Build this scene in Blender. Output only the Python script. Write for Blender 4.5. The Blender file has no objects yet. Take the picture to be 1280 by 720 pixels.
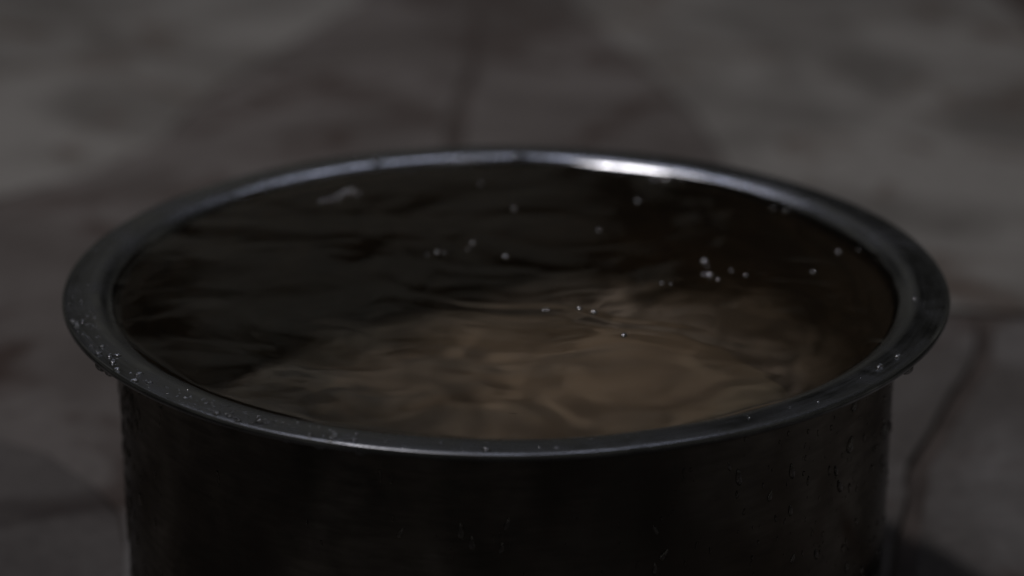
import bpy, bmesh, math, random
import numpy as np
from mathutils import Vector, Matrix, Quaternion, noise

R = math.radians
sc = bpy.context.scene
COL = sc.collection
random.seed(7)

# ------------------------------------------------------------------ camera
cam_d = bpy.data.cameras.new('camera')
cam = bpy.data.objects.new('camera', cam_d)
COL.objects.link(cam)
sc.camera = cam
cam_d.sensor_width = 36.0
cam_d.lens = 82.41
cam_d.clip_start = 0.01
cam_d.clip_end = 100.0
cam.location = (0.0, -0.8037, 0.4342)
cam.rotation_euler = (R(90 - 20.477), 0.0, -0.00247)
cam_d.dof.use_dof = True
cam_d.dof.focus_distance = 0.765
cam_d.dof.aperture_fstop = 4.8
cam_d.dof.aperture_blades = 0

# ------------------------------------------------------------------ world, lamps, exposure
world = bpy.data.worlds.new('World')
sc.world = world
world.use_nodes = True
bg = world.node_tree.nodes['Background']
# the unseen yard all round: noise for dim walls and foliage, shifted to suit reflections
wnt = world.node_tree
wtc = wnt.nodes.new('ShaderNodeTexCoord')
wno = wnt.nodes.new('ShaderNodeTexNoise')
wno.inputs['Scale'].default_value = 3.6
wno.inputs['Detail'].default_value = 5.0
wno.inputs['Distortion'].default_value = 0.6
wrp = wnt.nodes.new('ShaderNodeValToRGB')
wrp.color_ramp.elements[0].position = 0.42
wrp.color_ramp.elements[0].color = (0.08, 0.077, 0.07, 1.0)
wrp.color_ramp.elements[1].position = 0.66
wrp.color_ramp.elements[1].color = (1.0, 0.96, 0.87, 1.0)
wmp = wnt.nodes.new('ShaderNodeMapping')
wmp.inputs['Location'].default_value = (2.3, 2.7, 0.0)
wnt.links.new(wtc.outputs['Generated'], wmp.inputs['Vector'])
wnt.links.new(wmp.outputs['Vector'], wno.inputs['Vector'])
wnt.links.new(wno.outputs['Fac'], wrp.inputs['Fac'])
wnt.links.new(wrp.outputs['Color'], bg.inputs['Color'])
bg.inputs['Strength'].default_value = 0.064

def aim(o, target):
    d = Vector(target) - o.location
    o.rotation_euler = d.to_track_quat('-Z', 'Y').to_euler()

key_d = bpy.data.lights.new('yard_lamp', 'SPOT')
key = bpy.data.objects.new('yard_lamp', key_d)
COL.objects.link(key)
key.location = (-0.43, 0.48, 1.94)
aim(key, (0.06, 0.62, 0.0))
key_d.energy = 33.0
key_d.color = (0.99, 0.93, 0.96)
key_d.spot_size = R(62)
key_d.spot_blend = 1.0
key_d.shadow_soft_size = 0.09
key_d.cycles.is_caustics_light = True      # its light reaches the pot's bottom through the water

def area(name, loc, target, sx, sy, energy, color, shape='ELLIPSE'):
    d = bpy.data.lights.new(name, 'AREA')
    o = bpy.data.objects.new(name, d)
    COL.objects.link(o)
    d.shape = shape
    d.size, d.size_y = sx, sy
    d.energy = energy
    d.color = color
    o.location = loc
    aim(o, target)
    return o

# added unseen strip of light high behind the pot, drawing the back rim's highlight
area('added_strip_light', (-0.15, 1.5, 2.24), (0.0, 0.2, 0.1), 1.5, 0.30, 2.6, (0.74, 0.77, 1.0), 'RECTANGLE')

sc.render.engine = 'CYCLES'
sc.cycles.use_denoising = True
sc.cycles.max_bounces = 12
sc.cycles.transmission_bounces = 10
sc.cycles.glossy_bounces = 8
sc.cycles.sample_clamp_indirect = 4.0
sc.view_settings.view_transform = 'Standard'
sc.view_settings.look = 'None'
sc.view_settings.exposure = 0.0
sc.view_settings.gamma = 1.0
sc.view_settings.use_curve_mapping = False

# ------------------------------------------------------------------ helpers
def tag(o, label=None, cat=None, group=None, kind=None):
    if label: o['label'] = label
    if cat: o['category'] = cat
    if group: o['group'] = group
    if kind: o['kind'] = kind
    return o

def mesh_obj(name, verts, faces, mat, parent=None, smooth=True):
    me = bpy.data.meshes.new(name)
    me.from_pydata([tuple(v) for v in verts], [], faces)
    if smooth:
        me.polygons.foreach_set('use_smooth', [True] * len(me.polygons))
    me.materials.append(mat)
    me.update()
    o = bpy.data.objects.new(name, me)
    COL.objects.link(o)
    o.parent = parent
    return o

def new_mat(name):
    m = bpy.data.materials.new(name)
    m.use_nodes = True
    nt = m.node_tree
    return m, nt, nt.nodes['Principled BSDF'], nt.nodes['Material Output']

def node(nt, kind, **kw):
    n = nt.nodes.new(kind)
    for k, v in kw.items():
        setattr(n, k, v)
    return n

def ramp(nt, src, stops):
    r = node(nt, 'ShaderNodeValToRGB')
    els = r.color_ramp.elements
    while len(els) > 1:
        els.remove(els[0])
    els[0].position, els[0].color = stops[0][0], stops[0][1]
    for p, c in stops[1:]:
        e = els.new(p)
        e.color = c
    nt.links.new(src, r.inputs['Fac'])
    return r

def g(v):
    return (v, v, v, 1.0)

# ------------------------------------------------------------------ materials
def stone_mat(name, base, warm, stain, stain_lo):
    m, nt, p, out = new_mat(name)
    geo = node(nt, 'ShaderNodeNewGeometry')
    n1 = node(nt, 'ShaderNodeTexNoise')
    n1.inputs['Scale'].default_value = 5.5
    n1.inputs['Detail'].default_value = 6.0
    n1.inputs['Distortion'].default_value = 1.1
    nt.links.new(geo.outputs['Position'], n1.inputs['Vector'])
    c1 = ramp(nt, n1.outputs['Fac'], [(0.38, (*warm, 1)), (0.60, (*base, 1))])
    n2 = node(nt, 'ShaderNodeTexNoise')
    n2.inputs['Scale'].default_value = 8.0
    n2.inputs['Detail'].default_value = 4.0
    n2.inputs['Distortion'].default_value = 2.0
    nt.links.new(geo.outputs['Position'], n2.inputs['Vector'])
    c2 = ramp(nt, n2.outputs['Fac'], [(stain_lo, g(0)), (stain_lo + 0.14, g(1))])
    mix = node(nt, 'ShaderNodeMix', data_type='RGBA')
    nt.links.new(c2.outputs['Color'], mix.inputs['Factor'])
    nt.links.new(c1.outputs['Color'], mix.inputs['A'])
    mix.inputs['B'].default_value = (*stain, 1)
    n3 = node(nt, 'ShaderNodeTexNoise')
    n3.inputs['Scale'].default_value = 140.0
    n3.inputs['Detail'].default_value = 5.0
    nt.links.new(geo.outputs['Position'], n3.inputs['Vector'])
    c3 = ramp(nt, n3.outputs['Fac'], [(0.3, g(0.78)), (0.7, g(1.0))])
    mul = node(nt, 'ShaderNodeMix', data_type='RGBA', blend_type='MULTIPLY')
    mul.inputs['Factor'].default_value = 1.0
    nt.links.new(mix.outputs['Result'], mul.inputs['A'])
    nt.links.new(c3.outputs['Color'], mul.inputs['B'])
    nt.links.new(mul.outputs['Result'], p.inputs['Base Color'])
    p.inputs['Roughness'].default_value = 0.62
    p.inputs['Specular IOR Level'].default_value = 0.25
    b = node(nt, 'ShaderNodeBump')
    b.inputs['Strength'].default_value = 0.5
    b.inputs['Distance'].default_value = 0.002
    nt.links.new(n3.outputs['Fac'], b.inputs['Height'])
    nt.links.new(b.outputs['Normal'], p.inputs['Normal'])
    return m

STONE_PALE = stone_mat('pale_marble', (0.375, 0.365, 0.335), (0.21, 0.2, 0.18), (0.16, 0.125, 0.10), 0.54)
STONE_BROWN = stone_mat('brownish_marble', (0.235, 0.216, 0.2), (0.15, 0.133, 0.12), (0.095, 0.07, 0.058), 0.53)
STONE_GREY = stone_mat('grey_marble', (0.265, 0.256, 0.245), (0.145, 0.134, 0.123), (0.115, 0.09, 0.078), 0.53)
STONE_DARK = stone_mat('dark_marble', (0.15, 0.128, 0.112), (0.09, 0.076, 0.066), (0.06, 0.045, 0.04), 0.5)

STONE_DARK_BROWN = stone_mat('dark_brown_marble', (0.17, 0.158, 0.148), (0.092, 0.083, 0.076), (0.06, 0.047, 0.042), 0.54)  # dark ground at lower left; also darkened for the pot wall's reflection

def mud_mat():
    m, nt, p, out = new_mat('reddish_mud')
    geo = node(nt, 'ShaderNodeNewGeometry')
    n1 = node(nt, 'ShaderNodeTexNoise')
    n1.inputs['Scale'].default_value = 30.0
    n1.inputs['Detail'].default_value = 8.0
    nt.links.new(geo.outputs['Position'], n1.inputs['Vector'])
    c = ramp(nt, n1.outputs['Fac'], [(0.3, (0.056, 0.044, 0.037, 1)), (0.7, (0.135, 0.112, 0.097, 1))])
    nt.links.new(c.outputs['Color'], p.inputs['Base Color'])
    p.inputs['Roughness'].default_value = 0.8
    b = node(nt, 'ShaderNodeBump')
    b.inputs['Distance'].default_value = 0.004
    nt.links.new(n1.outputs['Fac'], b.inputs['Height'])
    nt.links.new(b.outputs['Normal'], p.inputs['Normal'])
    return m
MUD = mud_mat()

def steel_mat(name, base, rough_lo, rough_hi, streak, soot=None, edge=(1, 1, 1)):
    """worn steel: smears, water marks, fine turned scratches round the axis"""
    m, nt, p, out = new_mat(name)
    tc = node(nt, 'ShaderNodeTexCoord')
    sep = node(nt, 'ShaderNodeSeparateXYZ')
    nt.links.new(tc.outputs['Object'], sep.inputs['Vector'])
    def math_n(op, a, b=None):
        n = node(nt, 'ShaderNodeMath', operation=op)
        for i, v in enumerate((a, b)):
            if v is None: continue
            if isinstance(v, (int, float)): n.inputs[i].default_value = v
            else: nt.links.new(v, n.inputs[i])
        return n.outputs[0]
    x, y, z = sep.outputs
    rad = math_n('SQRT', math_n('ADD', math_n('MULTIPLY', x, x), math_n('MULTIPLY', y, y)))
    ang = math_n('ARCTAN2', y, x)
    cmb = node(nt, 'ShaderNodeCombineXYZ')
    nt.links.new(math_n('MULTIPLY', ang, streak[0]), cmb.inputs[0])
    nt.links.new(math_n('MULTIPLY', rad, streak[1]), cmb.inputs[1])
    nt.links.new(math_n('MULTIPLY', z, streak[2]), cmb.inputs[2])
    fine = node(nt, 'ShaderNodeTexNoise')
    fine.inputs['Scale'].default_value = 1.0
    fine.inputs['Detail'].default_value = 4.0
    nt.links.new(cmb.outputs[0], fine.inputs['Vector'])
    smear = node(nt, 'ShaderNodeTexNoise')
    smear.inputs['Scale'].default_value = 42.0
    smear.inputs['Detail'].default_value = 6.0
    smear.inputs['Distortion'].default_value = 0.8
    nt.links.new(tc.outputs['Object'], smear.inputs['Vector'])
    mixf = math_n('ADD', math_n('MULTIPLY', fine.outputs['Fac'], 0.35), math_n('MULTIPLY', smear.outputs['Fac'], 0.65))
    rr = node(nt, 'ShaderNodeMapRange')
    rr.inputs['From Min'].default_value = 0.35
    rr.inputs['From Max'].default_value = 0.65
    rr.inputs['To Min'].default_value = rough_lo
    rr.inputs['To Max'].default_value = rough_hi
    nt.links.new(mixf, rr.inputs['Value'])
    nt.links.new(rr.outputs['Result'], p.inputs['Roughness'])
    lo = tuple(c * 0.5 for c in base)
    c1 = ramp(nt, mixf, [(0.38, (*base, 1)), (0.62, (*lo, 1))])
    col = c1.outputs['Color']
    if soot:
        s = node(nt, 'ShaderNodeTexNoise')
        s.inputs['Scale'].default_value = 9.0
        s.inputs['Detail'].default_value = 5.0
        nt.links.new(tc.outputs['Object'], s.inputs['Vector'])
        sf = ramp(nt, s.outputs['Fac'], [(0.35, g(0)), (0.7, g(1))])
        mx = node(nt, 'ShaderNodeMix', data_type='RGBA')
        nt.links.new(sf.outputs['Color'], mx.inputs['Factor'])
        nt.links.new(col, mx.inputs['A'])
        mx.inputs['B'].default_value = (*soot, 1)
        col = mx.outputs['Result']
    nt.links.new(col, p.inputs['Base Color'])
    p.inputs['Metallic'].default_value = 1.0
    p.inputs['Specular Tint'].default_value = (*edge, 1)
    b = node(nt, 'ShaderNodeBump')
    b.inputs['Strength'].default_value = 0.18
    b.inputs['Distance'].default_value = 0.0004
    nt.links.new(mixf, b.inputs['Height'])
    nt.links.new(b.outputs['Normal'], p.inputs['Normal'])
    return m

STEEL_RIM = steel_mat('worn_rim_steel', (0.50, 0.52, 0.535), 0.12, 0.34, (9.0, 900.0, 900.0))
STEEL_BODY = steel_mat('worn_body_steel', (0.47, 0.44, 0.39), 0.13, 0.24, (14.0, 60.0, 500.0), soot=(0.18, 0.165, 0.145), edge=(0.42, 0.42, 0.42))

def scale_mat(name, a, b, metal):
    """the inside of the pot: steel under a tan film of limescale and silt"""
    m, nt, p, out = new_mat(name)
    tc = node(nt, 'ShaderNodeTexCoord')
    n = node(nt, 'ShaderNodeTexNoise')
    n.inputs['Scale'].default_value = 26.0
    n.inputs['Detail'].default_value = 7.0
    n.inputs['Distortion'].default_value = 1.4
    nt.links.new(tc.outputs['Object'], n.inputs['Vector'])
    c = ramp(nt, n.outputs['Fac'], [(0.3, (*a, 1)), (0.7, (*b, 1))])
    nt.links.new(c.outputs['Color'], p.inputs['Base Color'])
    p.inputs['Metallic'].default_value = metal
    p.inputs['Roughness'].default_value = 0.55
    return m
SCALE = scale_mat('silt_and_glow_on_steel', (0.085, 0.072, 0.046), (0.20, 0.165, 0.108), 0.0)
def glow_patch(m, centre, radius, colour):
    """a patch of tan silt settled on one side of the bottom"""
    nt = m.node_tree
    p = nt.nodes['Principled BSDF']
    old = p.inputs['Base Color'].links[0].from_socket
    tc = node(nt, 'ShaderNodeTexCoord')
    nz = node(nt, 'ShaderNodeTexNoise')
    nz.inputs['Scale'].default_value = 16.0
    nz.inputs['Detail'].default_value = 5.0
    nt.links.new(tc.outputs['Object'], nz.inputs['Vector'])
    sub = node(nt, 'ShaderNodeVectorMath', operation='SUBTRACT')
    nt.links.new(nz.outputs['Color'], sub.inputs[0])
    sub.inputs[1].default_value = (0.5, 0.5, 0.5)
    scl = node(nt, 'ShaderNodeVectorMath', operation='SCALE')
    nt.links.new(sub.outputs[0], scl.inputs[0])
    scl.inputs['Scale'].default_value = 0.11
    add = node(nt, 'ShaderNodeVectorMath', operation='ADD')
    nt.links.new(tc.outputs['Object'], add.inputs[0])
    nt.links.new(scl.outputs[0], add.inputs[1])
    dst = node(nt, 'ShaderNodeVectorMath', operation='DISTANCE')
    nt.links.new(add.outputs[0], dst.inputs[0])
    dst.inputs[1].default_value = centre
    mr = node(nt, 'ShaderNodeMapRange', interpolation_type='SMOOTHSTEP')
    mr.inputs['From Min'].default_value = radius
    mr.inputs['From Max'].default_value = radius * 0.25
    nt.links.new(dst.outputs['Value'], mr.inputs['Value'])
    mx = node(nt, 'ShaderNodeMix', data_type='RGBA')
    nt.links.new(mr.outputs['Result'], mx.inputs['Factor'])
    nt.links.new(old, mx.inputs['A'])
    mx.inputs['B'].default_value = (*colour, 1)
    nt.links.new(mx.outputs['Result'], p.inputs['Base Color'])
glow_patch(SCALE, (0.082, 0.020, 0.002), 0.055, (0.42, 0.37, 0.24))  # paler olive side of the glow, painted into the bottom's colour
glow_patch(SCALE, (0.030, 0.036, 0.002), 0.112, (0.54, 0.395, 0.245))  # tan glow seen through the water, painted over the silt colour
SCALE_WALL = scale_mat('stained_inner_steel_with_glow', (0.12, 0.095, 0.063), (0.24, 0.185, 0.12), 0.1)
glow_patch(SCALE_WALL, (0.040, 0.060, 0.002), 0.100, (0.38, 0.29, 0.19))  # the painted glow carried on up the inner wall

def water_mat(name, ior=1.333, absorb=None, bump=0.0, rough=0.0):
    m, nt, p, out = new_mat(name)
    nt.nodes.remove(p)
    gl = node(nt, 'ShaderNodeBsdfGlass')
    gl.inputs['IOR'].default_value = ior
    gl.inputs['Roughness'].default_value = rough
    nt.links.new(gl.outputs[0], out.inputs['Surface'])
    if bump:
        tc = node(nt, 'ShaderNodeTexCoord')
        n = node(nt, 'ShaderNodeTexNoise')
        n.inputs['Scale'].default_value = 55.0
        n.inputs['Detail'].default_value = 3.0
        n.inputs['Distortion'].default_value = 1.6
        nt.links.new(tc.outputs['Object'], n.inputs['Vector'])
        b = node(nt, 'ShaderNodeBump')
        b.inputs['Strength'].default_value = 1.0
        b.inputs['Distance'].default_value = bump
        nt.links.new(n.outputs['Fac'], b.inputs['Height'])
        nt.links.new(b.outputs['Normal'], gl.inputs['Normal'])
    if absorb:
        a = node(nt, 'ShaderNodeVolumeAbsorption')
        a.inputs['Color'].default_value = (*absorb[0], 1)
        a.inputs['Density'].default_value = absorb[1]
        nt.links.new(a.outputs[0], out.inputs['Volume'])
    return m

WATER = water_mat('cloudy_water', 1.333)
DROP = water_mat('clear_water', rough=0.14)
FILM = water_mat('bubble_film', rough=0.2)
def add_gloss(m, amount, rough):
    nt = m.node_tree
    gl = [n for n in nt.nodes if n.type == 'BSDF_GLASS'][0]
    out = [n for n in nt.nodes if n.type == 'OUTPUT_MATERIAL'][0]
    gs = node(nt, 'ShaderNodeBsdfGlossy')
    gs.inputs['Roughness'].default_value = rough
    mx = node(nt, 'ShaderNodeMixShader')
    mx.inputs[0].default_value = amount
    nt.links.new(gl.outputs[0], mx.inputs[1])
    nt.links.new(gs.outputs[0], mx.inputs[2])
    nt.links.new(mx.outputs[0], out.inputs['Surface'])
add_gloss(FILM, 0.95, 0.2)
add_gloss(DROP, 0.26, 0.11)
WALL_DROP = water_mat('wall_water', rough=0.10)

# ------------------------------------------------------------------ ground and flagstones
ground = mesh_obj('ground', [(-4, -3, -0.0034), (4, -3, -0.0034), (4, 5, -0.0034), (-4, 5, -0.0034)],
                  [(0, 1, 2, 3)], MUD, smooth=False)
tag(ground, 'muddy brown ground showing between the pale stone slabs', 'ground', kind='structure')

T = [(-0.026, 1.326)]
AB = [(-0.109, 1.123), (-0.115, 1.009), (-0.174, 0.826), (-0.208, 0.732), (-0.221, 0.629), (-0.256, 0.562), (-0.300, 0.516), (-0.373, 0.437), (-0.633, 0.315)]
BC = [(-0.020, 1.123), (-0.021, 1.009), (-0.025, 0.815), (-0.033, 0.638), (-0.034, 0.493), (-0.044, 0.219)]
CD = [(0.038, 1.123), (0.054, 0.982), (0.096, 0.826), (0.125, 0.683), (0.134, 0.603), (0.139, 0.492), (0.145, 0.342)]
DF = [(0.246, 0.321), (0.274, 0.321), (0.356, 0.317), (0.685, 0.298)]
DE = [(0.145, 0.342), (0.194, 0.335), (0.246, 0.321)]
EF = [(0.246, 0.321), (0.232, 0.257), (0.211, 0.208), (0.198, 0.167), (0.180, 0.137), (0.178, 0.105), (0.163, 0.059), (0.151, -0.010), (0.185, -0.361)]
DX = [(0.685, 0.649), (0.400, 0.820), (0.396, 0.956), (0.385, 1.122), (0.316, 1.528)]
LX = [(-0.703, 0.192), (-0.316, 0.175), (-0.229, 0.168), (-0.206, 0.155), (-0.178, 0.121), (-0.163, 0.090)]
EB = [(-0.163, 0.090), (-0.105, 0.166), (-0.044, 0.219)]
EC = [(-0.044, 0.219), (0.079, 0.254), (0.145, 0.342)]
LE = [(-0.163, 0.090), (-0.150, 0.030), (-0.175, -0.060), (-0.290, -0.396)]
SLABS = [
    ('A', STONE_PALE, T + AB + [(-1.318, 0.693), (-1.142, 1.835), (-0.220, 2.099)], -0.001),
    ('B', STONE_BROWN, AB[::-1] + T + BC + EB[::-1][1:] + LX[::-1][1:], -0.0015),
    ('C', STONE_BROWN, BC[::-1] + T + CD + EC[::-1][1:-1], -0.0015),
    ('D', STONE_PALE, CD[::-1] + T + [(-0.220, 2.099), (0.264, 2.011)] + DX[::-1] + DF[::-1] + DE[::-1][1:-1], -0.001),
    ('X', STONE_DARK, DX + [(0.264, 2.011), (1.406, 1.923), (1.494, 0.605)], -0.005),
    ('E', STONE_GREY, DE[:-1] + EF + [(-0.290, -0.396)] + LE[::-1][1:] + EB[1:] + EC[1:-1], 0.0),
    ('F', STONE_GREY, DF[::-1] + EF[1:] + [(0.791, -0.449)], -0.0015),
    ('L', STONE_DARK_BROWN, LX[:-1] + LE + [(-0.966, -0.317)], -0.0015),
    ('K', STONE_DARK_BROWN, [(-0.633, 0.315), (-0.703, 0.192), (-0.966, -0.317), (-1.581, -0.010), (-1.318, 0.693)], -0.001),  # unseen slab, darkened for what the pot's left wall reflects
    ('M', STONE_BROWN, [(-0.290, -0.396), (0.185, -0.361), (0.246, -1.152), (-0.369, -1.196)], -0.0015),  # M to O are unseen; tones set for the pot wall's reflections
    ('N', STONE_DARK, [(-0.966, -0.317), (-0.290, -0.396), (-0.369, -1.196), (-1.054, -1.152)], -0.0015),
    ('O', STONE_PALE, [(0.185, -0.361), (0.791, -0.449), (0.966, -1.152), (0.246, -1.152)], -0.0015),
    ('P', STONE_GREY, [(0.685, 0.298), (0.685, 0.649), (1.494, 0.605), (1.581, -0.273), (0.791, -0.449)], -0.0015),
]

def signed_area(pts):
    return 0.5 * sum(a[0] * b[1] - b[0] * a[1] for a, b in zip(pts, pts[1:] + pts[:1]))

def flagstone(pts, mat, ztop, seed):
    pts = list(pts)
    clean = []
    for q in pts:
        if not clean or (Vector(q) - Vector(clean[-1])).length > 1e-4:
            clean.append(q)
    if (Vector(clean[0]) - Vector(clean[-1])).length < 1e-4:
        clean.pop()
    if signed_area(clean) < 0:
        clean.reverse()
    fine = []
    for a, b in zip(clean, clean[1:] + clean[:1]):
        a, b = Vector(a), Vector(b)
        n = max(1, int((b - a).length / 0.03))
        for i in range(n):
            fine.append(a.lerp(b, i / n))
    out = []
    n = len(fine)
    for i, q in enumerate(fine):
        t = (fine[(i + 1) % n] - fine[i - 1]).normalized()
        nrm = Vector((-t.y, t.x))
        edge = (q.x < -0.10 and q.y > 0.45) or (q.x > 0.02 and q.y > 0.52) or (q.x < -0.1 and q.y < 0.4)
        stain = (abs(q.x) < 0.06 and q.y > 0.55) or (0.14 < q.x < 0.27 and -0.02 < q.y < 0.33)
        w = 0.001 if stain else 0.0
        w += (0.0002 if edge else 0.0) + (0.0006 if edge else 0.0085 if stain else 0.0046) * (noise.noise(Vector((q.x * 14, q.y * 14, seed * 3.7))) * 0.5 + 0.5)
        out.append(q + nrm * w)
    bm = bmesh.new()
    vs = [bm.verts.new((q.x, q.y, ztop)) for q in out]
    f = bm.faces.new(vs)
    lo = [bm.verts.new((q.x, q.y, -0.016)) for q in out]
    for i in range(n):
        bm.faces.new((vs[i - 1], lo[i - 1], lo[i], vs[i]))
    top_e = [e for e in f.edges]
    bmesh.ops.bevel(bm, geom=top_e, offset=0.003, segments=2, affect='EDGES', profile=0.6)
    bmesh.ops.triangulate(bm, faces=[q for q in bm.faces if len(q.verts) > 4])
    bmesh.ops.recalc_face_normals(bm, faces=bm.faces)
    me = bpy.data.meshes.new('flagstone')
    bm.to_mesh(me)
    bm.free()
    me.materials.append(mat)
    o = bpy.data.objects.new('flagstone', me)
    COL.objects.link(o)
    o.parent = ground
    return o

for i, (k, mat, pts, zt) in enumerate(SLABS):
    flagstone(pts, mat, zt, i)

# ------------------------------------------------------------------ the pot
HR = 0.140            # rim height
pot = bpy.data.objects.new('steel_pot', None)
COL.objects.link(pot)
tag(pot, 'wide round steel pot with flat flanged rim, brimful of water', 'pot')

def dent(a, z):
    """a pot that has been knocked about: hardly visible unevenness"""
    return 1.0 + 0.0022 * noise.noise(Vector((math.cos(a) * 1.6, math.sin(a) * 1.6, z * 9.0)))

def revolve(name, prof, mat, parent, seg=320, closed=False, wav=0.0):
    verts, faces = [], []
    for i in range(seg):
        a = 2 * math.pi * i / seg
        ca, sa = math.cos(a), math.sin(a)
        for r, z in prof:
            k = dent(a, z)
            verts.append((r * k * ca, r * k * sa, z + wav * 0.0005 * noise.noise(Vector((ca * 2.3, sa * 2.3, 7.7)))))
    m = len(prof)
    for i in range(seg):
        j = (i + 1) % seg
        for q in range(m if closed else m - 1):
            w = (q + 1) % m
            faces.append((i * m + q, j * m + q, j * m + w, i * m + w))
    return mesh_obj(name, verts, faces, mat, parent)

def arc(cx, cz, r, a0, a1, n):
    return [(cx + r * math.cos(R(a0 + (a1 - a0) * i / n)), cz + r * math.sin(R(a0 + (a1 - a0) * i / n))) for i in range(n + 1)]

# rim: inner wall -> rounded shoulder -> flat flange -> rounded lip -> underside -> outer wall
def earc(cx, cz, rx, rz, a0, a1, n):
    return [(cx + rx * math.cos(R(a0 + (a1 - a0) * i / n)), cz + rz * math.sin(R(a0 + (a1 - a0) * i / n))) for i in range(n + 1)]
rim_prof = [(0.1400, HR - 0.009)]
rim_prof += earc(0.1513, HR - 0.0080, 0.0113, 0.0080, 180, 90, 16)
rim_prof += [(0.1545, HR + 0.0001), (0.1577, HR + 0.00005)]
rim_prof += arc(0.1586, HR - 0.0013, 0.0013, 82, -90, 9)
rim_prof += [(0.1565, HR - 0.0027), (0.1490, HR - 0.0027)]
rim_prof += arc(0.1445, HR - 0.0057, 0.0030, 90, 180, 8)
rim_prof += [(0.1415, HR - 0.009)]
revolve('rim', rim_prof, STEEL_RIM, pot, seg=512, wav=1.0)

# body: outer wall with a faint bead under the rim, rounded bottom corner, inside
body_prof = [(0.1415, HR - 0.009), (0.1415, HR - 0.020), (0.1416, HR - 0.06), (0.1417, 0.060), (0.1414, 0.037)]
body_prof += arc(0.1074, 0.0344, 0.0340, 0, -90, 10)
body_prof += [(0.06, 0.0004), (0.0005, 0.0004)]
revolve('outer_wall', body_prof, STEEL_BODY, pot, seg=256)
inner_prof = [(0.1400, HR - 0.009), (0.1400, HR - 0.020), (0.1400, HR - 0.06), (0.1401, 0.060), (0.1399, 0.036)]
inner_prof += arc(0.1069, 0.0350, 0.0330, 0, -90, 10)
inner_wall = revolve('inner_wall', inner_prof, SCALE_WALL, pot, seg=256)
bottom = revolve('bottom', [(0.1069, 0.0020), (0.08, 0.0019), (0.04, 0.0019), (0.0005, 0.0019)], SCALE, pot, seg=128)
for o in (inner_wall, bottom):
    o.cycles.is_caustics_receiver = True

# ------------------------------------------------------------------ the water
ZW = HR - 0.0031
def ripple(x, y):
    p = Vector((x, y, 0.0))
    r = math.hypot(x, y)
    w = noise.noise_vector(Vector((x * 16, y * 16, 3.1))) * 0.022
    w += noise.noise_vector(Vector((x * 42, y * 42, 8.4))) * 0.006
    q = p + w
    h = 0.0010 * noise.noise(Vector((x * 11, y * 11, 0.5)))
    h += 0.00105 * noise.noise(Vector((q.x * 26, q.y * 30, 5.0)))
    h += 0.00030 * noise.noise(Vector((q.x * 60, q.y * 75, 9.0)))
    h += 0.00004 * noise.noise(Vector((q.x * 170, q.y * 190, 2.0)))
    # thin curved creases, strongest right of the middle
    cz = noise.noise(Vector((q.x * 34, q.y * 48, 12.3)))
    h += 0.00014 * (1 - abs(cz)) ** 6 * math.exp(-((x - 0.02) / 0.085) ** 2 - ((y + 0.03) / 0.06) ** 2)
    # a train of short curved ripples right of the middle
    u, v = x - 0.022, y + 0.036 + 2.2 * (x - 0.01) ** 2 + 0.25 * (x - 0.02)
    e = math.exp(-(u / 0.042) ** 2 - (v / 0.012) ** 2)
    if e > 1e-4:
        h += 0.00042 * e * math.sin(2 * math.pi * v / 0.019 + 5.0 * noise.noise(Vector((x * 24, y * 34, 1.7))))
    # water slapped up against the far side of the wall
    if y > 0.08:
        h += 0.0029 * math.exp(-(0.1424 - r) / 0.006) * max(0.0, 1 - abs(x - 0.005) / 0.026) ** 1.3
    # meniscus
    h += 0.0004 * math.exp(-(0.1424 - r) / 0.0009)
    return h

NR, NT = 230, 720
wv, wf = [(0, 0, ZW + ripple(0, 0))], []
for i in range(1, NR + 1):
    r = 0.1427 * (1 - (1 - i / NR) ** 1.25)
    for j in range(NT):
        a = 2 * math.pi * j / NT
        x, y = r * math.cos(a), r * math.sin(a)
        wv.append((x, y, ZW + ripple(x, y)))
for j in range(NT):
    wf.append((0, 1 + j, 1 + (j + 1) % NT))
for i in range(1, NR):
    b0, b1 = 1 + (i - 1) * NT, 1 + i * NT
    for j in range(NT):
        k = (j + 1) % NT
        wf.append((b0 + j, b1 + j, b1 + k, b0 + k))
last = 1 + (NR - 1) * NT
down = [(0.1411, HR - 0.0060), (0.1405, HR - 0.009), (0.1405, 0.036)] + [(r + 0.0004, z - 0.0004) for r, z in arc(0.1069, 0.0350, 0.0330, 0, -90, 10)] + [(0.0005, 0.0014)]
prev = last
for r, z in down:
    s = len(wv)
    for j in range(NT):
        a = 2 * math.pi * j / NT
        wv.append((r * math.cos(a), r * math.sin(a), z))
    for j in range(NT):
        k = (j + 1) % NT
        wf.append((prev + j, s + j, s + k, prev + k))
    prev = s
wf.append(tuple(prev + j for j in range(NT))[::-1])
water = mesh_obj('water', wv, wf, WATER)
water.cycles.is_caustics_caster = True
tag(water, 'dark swirling water filling the steel pot to the brim', 'water')

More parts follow.
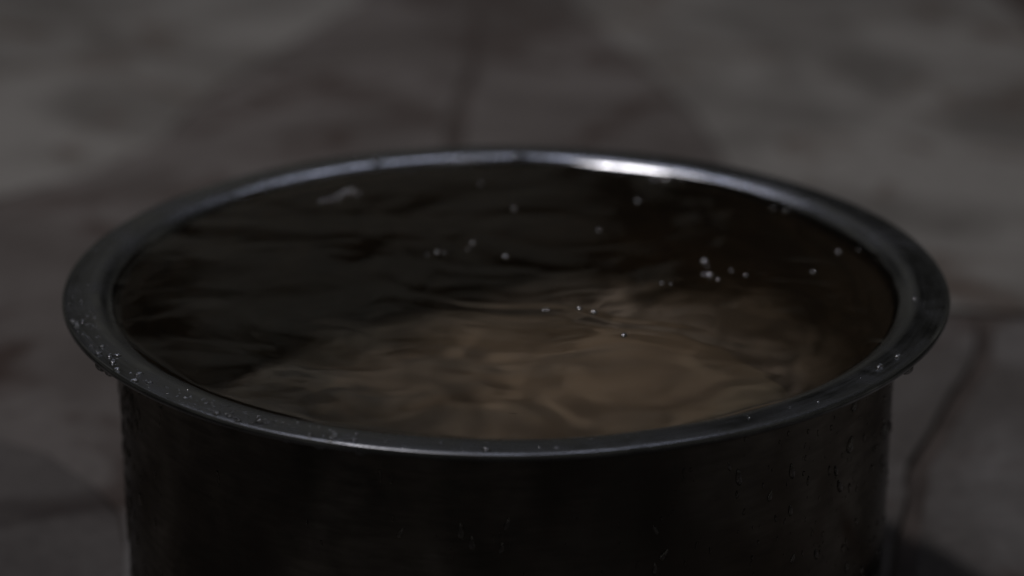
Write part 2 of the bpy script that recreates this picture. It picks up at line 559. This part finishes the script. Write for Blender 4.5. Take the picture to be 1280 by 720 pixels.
# ------------------------------------------------------------------ drops and bubbles
def dome_mesh(name, seed, rings=6, seg=14, wob=0.18, under=0.0, tear=0.0):
    """a bead of water of unit radius lying on z = 0"""
    rnd = random.Random(seed)
    ph = [rnd.uniform(0, 6.28) for _ in range(4)]
    verts, faces = [(0, 0, 1)], []
    for i in range(1, rings + 1):
        t = (math.pi / 2 + under) * i / rings
        for j in range(seg):
            a = 2 * math.pi * j / seg
            k = 1 + wob * (0.6 * math.sin(2 * a + ph[0]) + 0.4 * math.sin(3 * a + ph[1]))
            r = math.sin(t) ** 0.8 * k if math.sin(t) > 0 else 0
            y = r * math.sin(a)
            if tear and y > 0:
                y *= 1 + tear
                xk = 1 - 0.45 * min(1.0, y / (1 + tear))
            else:
                xk = 1
            verts.append((r * math.cos(a) * xk, y, math.cos(t)))
    for j in range(seg):
        faces.append((0, 1 + j, 1 + (j + 1) % seg))
    for i in range(rings - 1):
        for j in range(seg):
            k = (j + 1) % seg
            b0, b1 = 1 + i * seg, 1 + (i + 1) * seg
            faces.append((b0 + j, b1 + j, b1 + k, b0 + k))
    b = 1 + (rings - 1) * seg
    faces.append(tuple(b + j for j in range(seg))[::-1])
    me = bpy.data.meshes.new(name)
    me.from_pydata(verts, [], faces)
    me.polygons.foreach_set('use_smooth', [True] * len(me.polygons))
    me.materials.append(FILM if name == 'bubble' else DROP)
    return me

DOMES = [dome_mesh('water_drop', s) for s in range(5)]
TEARS = [dome_mesh('water_drop', 20 + s, tear=1.1, wob=0.10) for s in range(4)]
BUBS = [dome_mesh('bubble', 40 + s, wob=0.03, rings=8, seg=20) for s in range(2)]

def place(name, me, loc, normal, up, sx, sy, h, label, cat, group=None):
    o = bpy.data.objects.new(name, me)
    COL.objects.link(o)
    n = Vector(normal).normalized()
    y = Vector(up) - n * Vector(up).dot(n)
    y.normalize()
    x = y.cross(n)
    m = Matrix((x, y, n)).transposed().to_4x4()
    o.matrix_world = Matrix.Translation(Vector(loc)) @ m @ Matrix.Diagonal((sx, sy, h, 1))
    return tag(o, label, cat, group)

GB = 'bubbles floating on the water'
BUBBLES = [
    ('bubble in the chain at the back left of the water', [(-0.074, 0.0906, 0.00108), (-0.0707, 0.0936, 0.00135), (-0.0676, 0.0957, 0.00162), (-0.0657, 0.1018, 0.00189), (-0.0629, 0.1029, 0.00162), (-0.0601, 0.0998, 0.00108)]),
    ('tiny bubble in the row of three left of centre', [(-0.0299, 0.0278, 0.00081), (-0.0263, 0.0296, 0.00108), (-0.0236, 0.0296, 0.00081)]),
    ('bubble of the pair just behind the row of three tiny bubbles', [(-0.0129, 0.0404, 0.00135), (-0.0146, 0.0341, 0.00081)]),
    ('lone bubble near the back wall, left of the heaped water', [(-0.0102, 0.1132, 0.00108)]),
    ('lone faint bubble behind the middle of the water', [(0.0031, 0.0804, 0.00108)]),
    ('lone faint bubble near the middle, right of the row of three', [(-0.0004, 0.0242, 0.00108)]),
    ('bright bubble of the touching pair at the tan glow', [(0.0132, -0.03, 0.00115), (0.0146, -0.03, 0.0011)]),
    ('bright round bubble on a dark ripple, left of two', [(0.0257, -0.0292, 0.00115)]),
    ('bright round bubble on a dark ripple, right of two', [(0.0307, -0.0339, 0.00115)]),
    ('elongated bubble in the dark ripple, nearest bubble to the front', [(0.0404, -0.0537, 0.0011)]),
    ('lone bubble right of the middle towards the back', [(0.0359, 0.0551, 0.00108)]),
    ('brightest bubble at the back of the right-hand cluster', [(0.0739, 0.0205, 0.00135)]),
    ('bubble in the front row of the right-hand cluster', [(0.0725, 0.0067, 0.00135), (0.0748, 0.0058, 0.00135), (0.0774, 0.0016, 0.00108)]),
    ('smallest bubble inside the right-hand cluster', [(0.075, 0.0161, 0.00081)]),
    ('bubble of the loose pair just right of the cluster', [(0.0833, 0.0118, 0.00108), (0.0881, 0.0066, 0.00108)]),
    ('tiny faint bubble of the pair left of the right-hand cluster', [(0.0597, -0.0042, 0.00081), (0.0565, -0.0034, 0.00081)]),
    ('lone bubble far to the right of the cluster', [(0.1132, 0.0091, 0.00108)]),
    ('faint bubble of the pair close to the right wall of the pot', [(0.1258, 0.0328, 0.00108), (0.1335, 0.0346, 0.00081)]),
    ('faint bubble of the pair by the right part of the back wall', [(0.1115, 0.0811, 0.00108), (0.1062, 0.0821, 0.00081)]),
    ('large bubble against the back wall, right of the bright highlight', [(0.0729, 0.1190, 0.00162)]),
    ('large bubble of the pair below the bright rim highlight', [(0.0609, 0.1185, 0.00189), (0.0658, 0.1174, 0.00189)]),
    ('bubble on the ripple in front of the bubble pair by the highlight', [(0.0528, 0.0913, 0.00135)]),
    ('bubble touching the back wall just left of the bright highlight', [(0.0479, 0.1300, 0.00108)]),
]
ORD2 = ['leftmost', 'second', 'third', 'fourth', 'fifth', 'sixth']
for base, pts in BUBBLES:
    pts = sorted(pts)
    for i, (x, y, r) in enumerate(pts):
        lab = base
        if len(pts) > 1:
            lab += ', leftmost' if i == 0 else (', rightmost' if i == len(pts) - 1 else ', %s from left' % ORD2[i])
        r *= random.uniform(0.65, 1.15)
        st = 1.7 if lab.startswith('elongated') else 1.0
        place('bubble', BUBS[i % 2], (x, y, ZW + ripple(x, y) - 0.0002), (0, 0, 1), (0.3, 1, 0), r * 1.05, r * 1.05 * st, r, lab, 'bubble', GB)

def flange_z(r):
    if r < 0.1513:
        return HR - 0.0080 + 0.0080 * math.sqrt(max(0.0, 1 - ((0.1513 - r) / 0.0113) ** 2))
    return HR + 0.00005
rnd = random.Random(3)
RIMDROPS = [
    ('small bright water drop on the left of the rim', 'drops on the left of the rim',
     [(-0.1500, -0.0486), (-0.1477, -0.0532), (-0.1395, -0.0720), (-0.1360, -0.0790), (-0.1358, -0.0728), (-0.1320, -0.0810), (-0.1300, -0.0868), (-0.1276, -0.0928), (-0.1295, -0.0810), (-0.1205, -0.1022), (-0.1200, -0.0970), (-0.1155, -0.1040)]),
    ('water drop on the rim flange beside the lip highlight', 'drops on the front of the rim',
     [(-0.0910, -0.1285), (-0.0835, -0.1340), (-0.0770, -0.1345), (-0.0603, -0.1458), (-0.0525, -0.1458), (-0.0493, -0.1470), (-0.0536, -0.1482), (-0.0468, -0.1490)]),
    ('water drop at the front lip of the rim right of the lip highlight', None, [(-0.0061, -0.1562)]),
    ('dark water drop on the right front of the rim', 'drops on the right front of the rim', [(0.1225, -0.0915), (0.1300, -0.0825)]),
    ('tiny water drop on the inner shoulder of the rim at far right', None, [(0.1450, -0.0267)]),
    ('round water drop standing on the back rim at the left end of the highlight', None, [(-0.0545, 0.1370)]),
]
ORD = ['first', 'second', 'third', 'fourth', 'fifth', 'sixth', 'seventh', 'eighth', 'ninth', 'tenth', 'eleventh', 'twelfth', 'thirteenth', 'fourteenth']
def nth(base, i, n):
    return base if n == 1 else '%s, %s from the left' % (base, ORD[i])
for base, grp, pts in RIMDROPS:
    for i, (x, y) in enumerate(sorted(pts)):
        lab = nth(base, i, len(pts))
        r = math.hypot(x, y)
        s = rnd.uniform(0.0008, 0.0013) * (2.0 if 'back rim' in lab else 1.5 if 'right front' in lab else 1)
        place('water_drop', rnd.choice(DOMES), (x, y, flange_z(r) - 0.00005), (0, 0, 1), (rnd.uniform(-1, 1), rnd.uniform(-1, 1), 0.0), s, s * rnd.uniform(0.9, 1.6), s * 0.75, lab, 'water drop', grp)

# drops hanging from the lip
for ang, s, lab in ((-157.9, 0.0013, 'dark water drop hanging from the lip at the left, highest of three'),
                    (-148.3, 0.0018, 'dark water drop hanging from the lip at the left, biggest of three'),
                    (-146.0, 0.0014, 'dark water drop hanging from the lip at the left, lowest of three'),
                    (-32.9, 0.0019, 'dark water drop hanging from the lip at the right front'),
                    (-111.2, 0.0012, 'water drop hanging below the lip highlight, middle of three'),
                    (-115.3, 0.0010, 'water drop hanging below the lip highlight, leftmost of three'),
                    (-106.3, 0.0013, 'water drop hanging below the lip highlight, rightmost of three')):
    a = R(ang)
    rr = 0.1583
    place('water_drop', rnd.choice(DOMES), (rr * math.cos(a), rr * math.sin(a), HR - 0.0024), (0.3 * math.cos(a), 0.3 * math.sin(a), -1), (-math.sin(a), math.cos(a), 0),
          s * 0.8, s * 1.9, s * 0.9, lab, 'water drop', 'drops hanging from the lip')

WALLDROPS = [(-34.5, -0.0191), (-35.1, -0.0333), (-14.0, -0.0468), (-20.1, -0.0429), (-58.2, -0.0269), (-48.7, -0.0312), (-52.8, -0.0368), (-48.7, -0.0451), (-42.6, -0.0666), (-34.0, -0.0798), (-47.9, -0.0634), (-59.8, -0.0217), (-37.3, -0.0461), (-38.6, -0.039)]
WALLFRONT = [(-103.8, -0.0376), (-95.8, -0.0357), (-94.4, -0.0397), (-90.0, -0.0328), (-90.7, -0.0412), (-70.4, -0.0389), (-69.4, -0.0481), (-70.5, -0.0528)]
for lab, grp, lst in (('dark run of water on the right outer wall', 'drops on the right of the outer wall', WALLDROPS),
                      ('faint water drop low on the front outer wall', 'drops on the front of the outer wall', WALLFRONT)):
    base = lab
    for i, (ang, dz) in enumerate(sorted(lst)):
        lab = nth(base, i, len(lst))
        a = R(ang)
        s = rnd.uniform(0.0009, 0.0016)
        tilt = rnd.uniform(-0.5, 0.7)
        place('water_drop', rnd.choice(TEARS), (0.1414 * math.cos(a), 0.1414 * math.sin(a), HR + dz), (math.cos(a), math.sin(a), 0),
              (-math.sin(a) * tilt, math.cos(a) * tilt, 1), s * 0.8, s * 1.3, s * 0.7, lab, 'water drop', grp)

# fine beads and runs nobody could count
def beads(name, spots, label):
    verts, faces = [], []
    rings, seg = 3, 7
    for loc, n, up, sx, sy, h in spots:
        n = Vector(n).normalized()
        y = (Vector(up) - n * Vector(up).dot(n)).normalized()
        x = y.cross(n)
        b = len(verts)
        loc = Vector(loc)
        verts.append(loc + n * h)
        for i in range(1, rings + 1):
            t = math.pi / 2 * i / rings
            for j in range(seg):
                q = 2 * math.pi * j / seg
                k = math.sin(t) ** 0.8
                verts.append(loc + x * (sx * k * math.cos(q)) + y * (sy * k * math.sin(q)) + n * (h * math.cos(t)))
        for j in range(seg):
            faces.append((b, b + 1 + j, b + 1 + (j + 1) % seg))
        for i in range(rings - 1):
            for j in range(seg):
                k = (j + 1) % seg
                c0, c1 = b + 1 + i * seg, b + 1 + (i + 1) * seg
                faces.append((c0 + j, c1 + j, c1 + k, c0 + k))
        c = b + 1 + (rings - 1) * seg
        faces.append(tuple(c + j for j in range(seg))[::-1])
    o = mesh_obj(name, verts, faces, WALL_DROP if 'wall' in name else DROP)
    return tag(o, label, 'water drops', kind='stuff')

spots = []
for i in range(900):                     # left flank: thick wet runs
    a = R(rnd.gauss(-174, 13))
    z = HR - 0.010 - rnd.random() * 0.14
    s = 0.00035 + 0.0009 * rnd.random() ** 2
    spots.append(((0.1414 * math.cos(a), 0.1414 * math.sin(a), z), (math.cos(a), math.sin(a), 0), (rnd.uniform(-.1, .1), rnd.uniform(-.1, .1), 1), s * 0.8, s * rnd.uniform(1.2, 4.5), s * 0.75))
for i in range(520):                     # right flank and the front
    a = R(rnd.gauss(-38, 20)) if rnd.random() < 0.8 else R(rnd.uniform(-120, -20))
    z = HR - 0.012 - rnd.random() * 0.14
    s = 0.0003 + 0.0006 * rnd.random() ** 2
    spots.append(((0.1414 * math.cos(a), 0.1414 * math.sin(a), z), (math.cos(a), math.sin(a), 0), (rnd.uniform(-.3, .3), rnd.uniform(-.3, .3), 1), s * 0.8, s * rnd.uniform(1.0, 2.8), s * 0.6))
beads('fine_wall_beads', spots, 'fine beads and runs of water clinging to the outer wall')

spots = []
for i in range(420):
    a = R(rnd.gauss(-140, 20)) if rnd.random() < 0.75 else R(rnd.uniform(-180, 180))
    r = rnd.uniform(0.1495, 0.1580)
    s = 0.0002 + 0.0005 * rnd.random() ** 3
    spots.append(((r * math.cos(a), r * math.sin(a), flange_z(r) - 0.00012), (0, 0, 1), (rnd.uniform(-1, 1), rnd.uniform(-1, 1), 0), s, s * rnd.uniform(1, 1.8), s * 0.6))
beads('fine_rim_beads', spots, 'fine beads of water sprinkled over the flat rim')
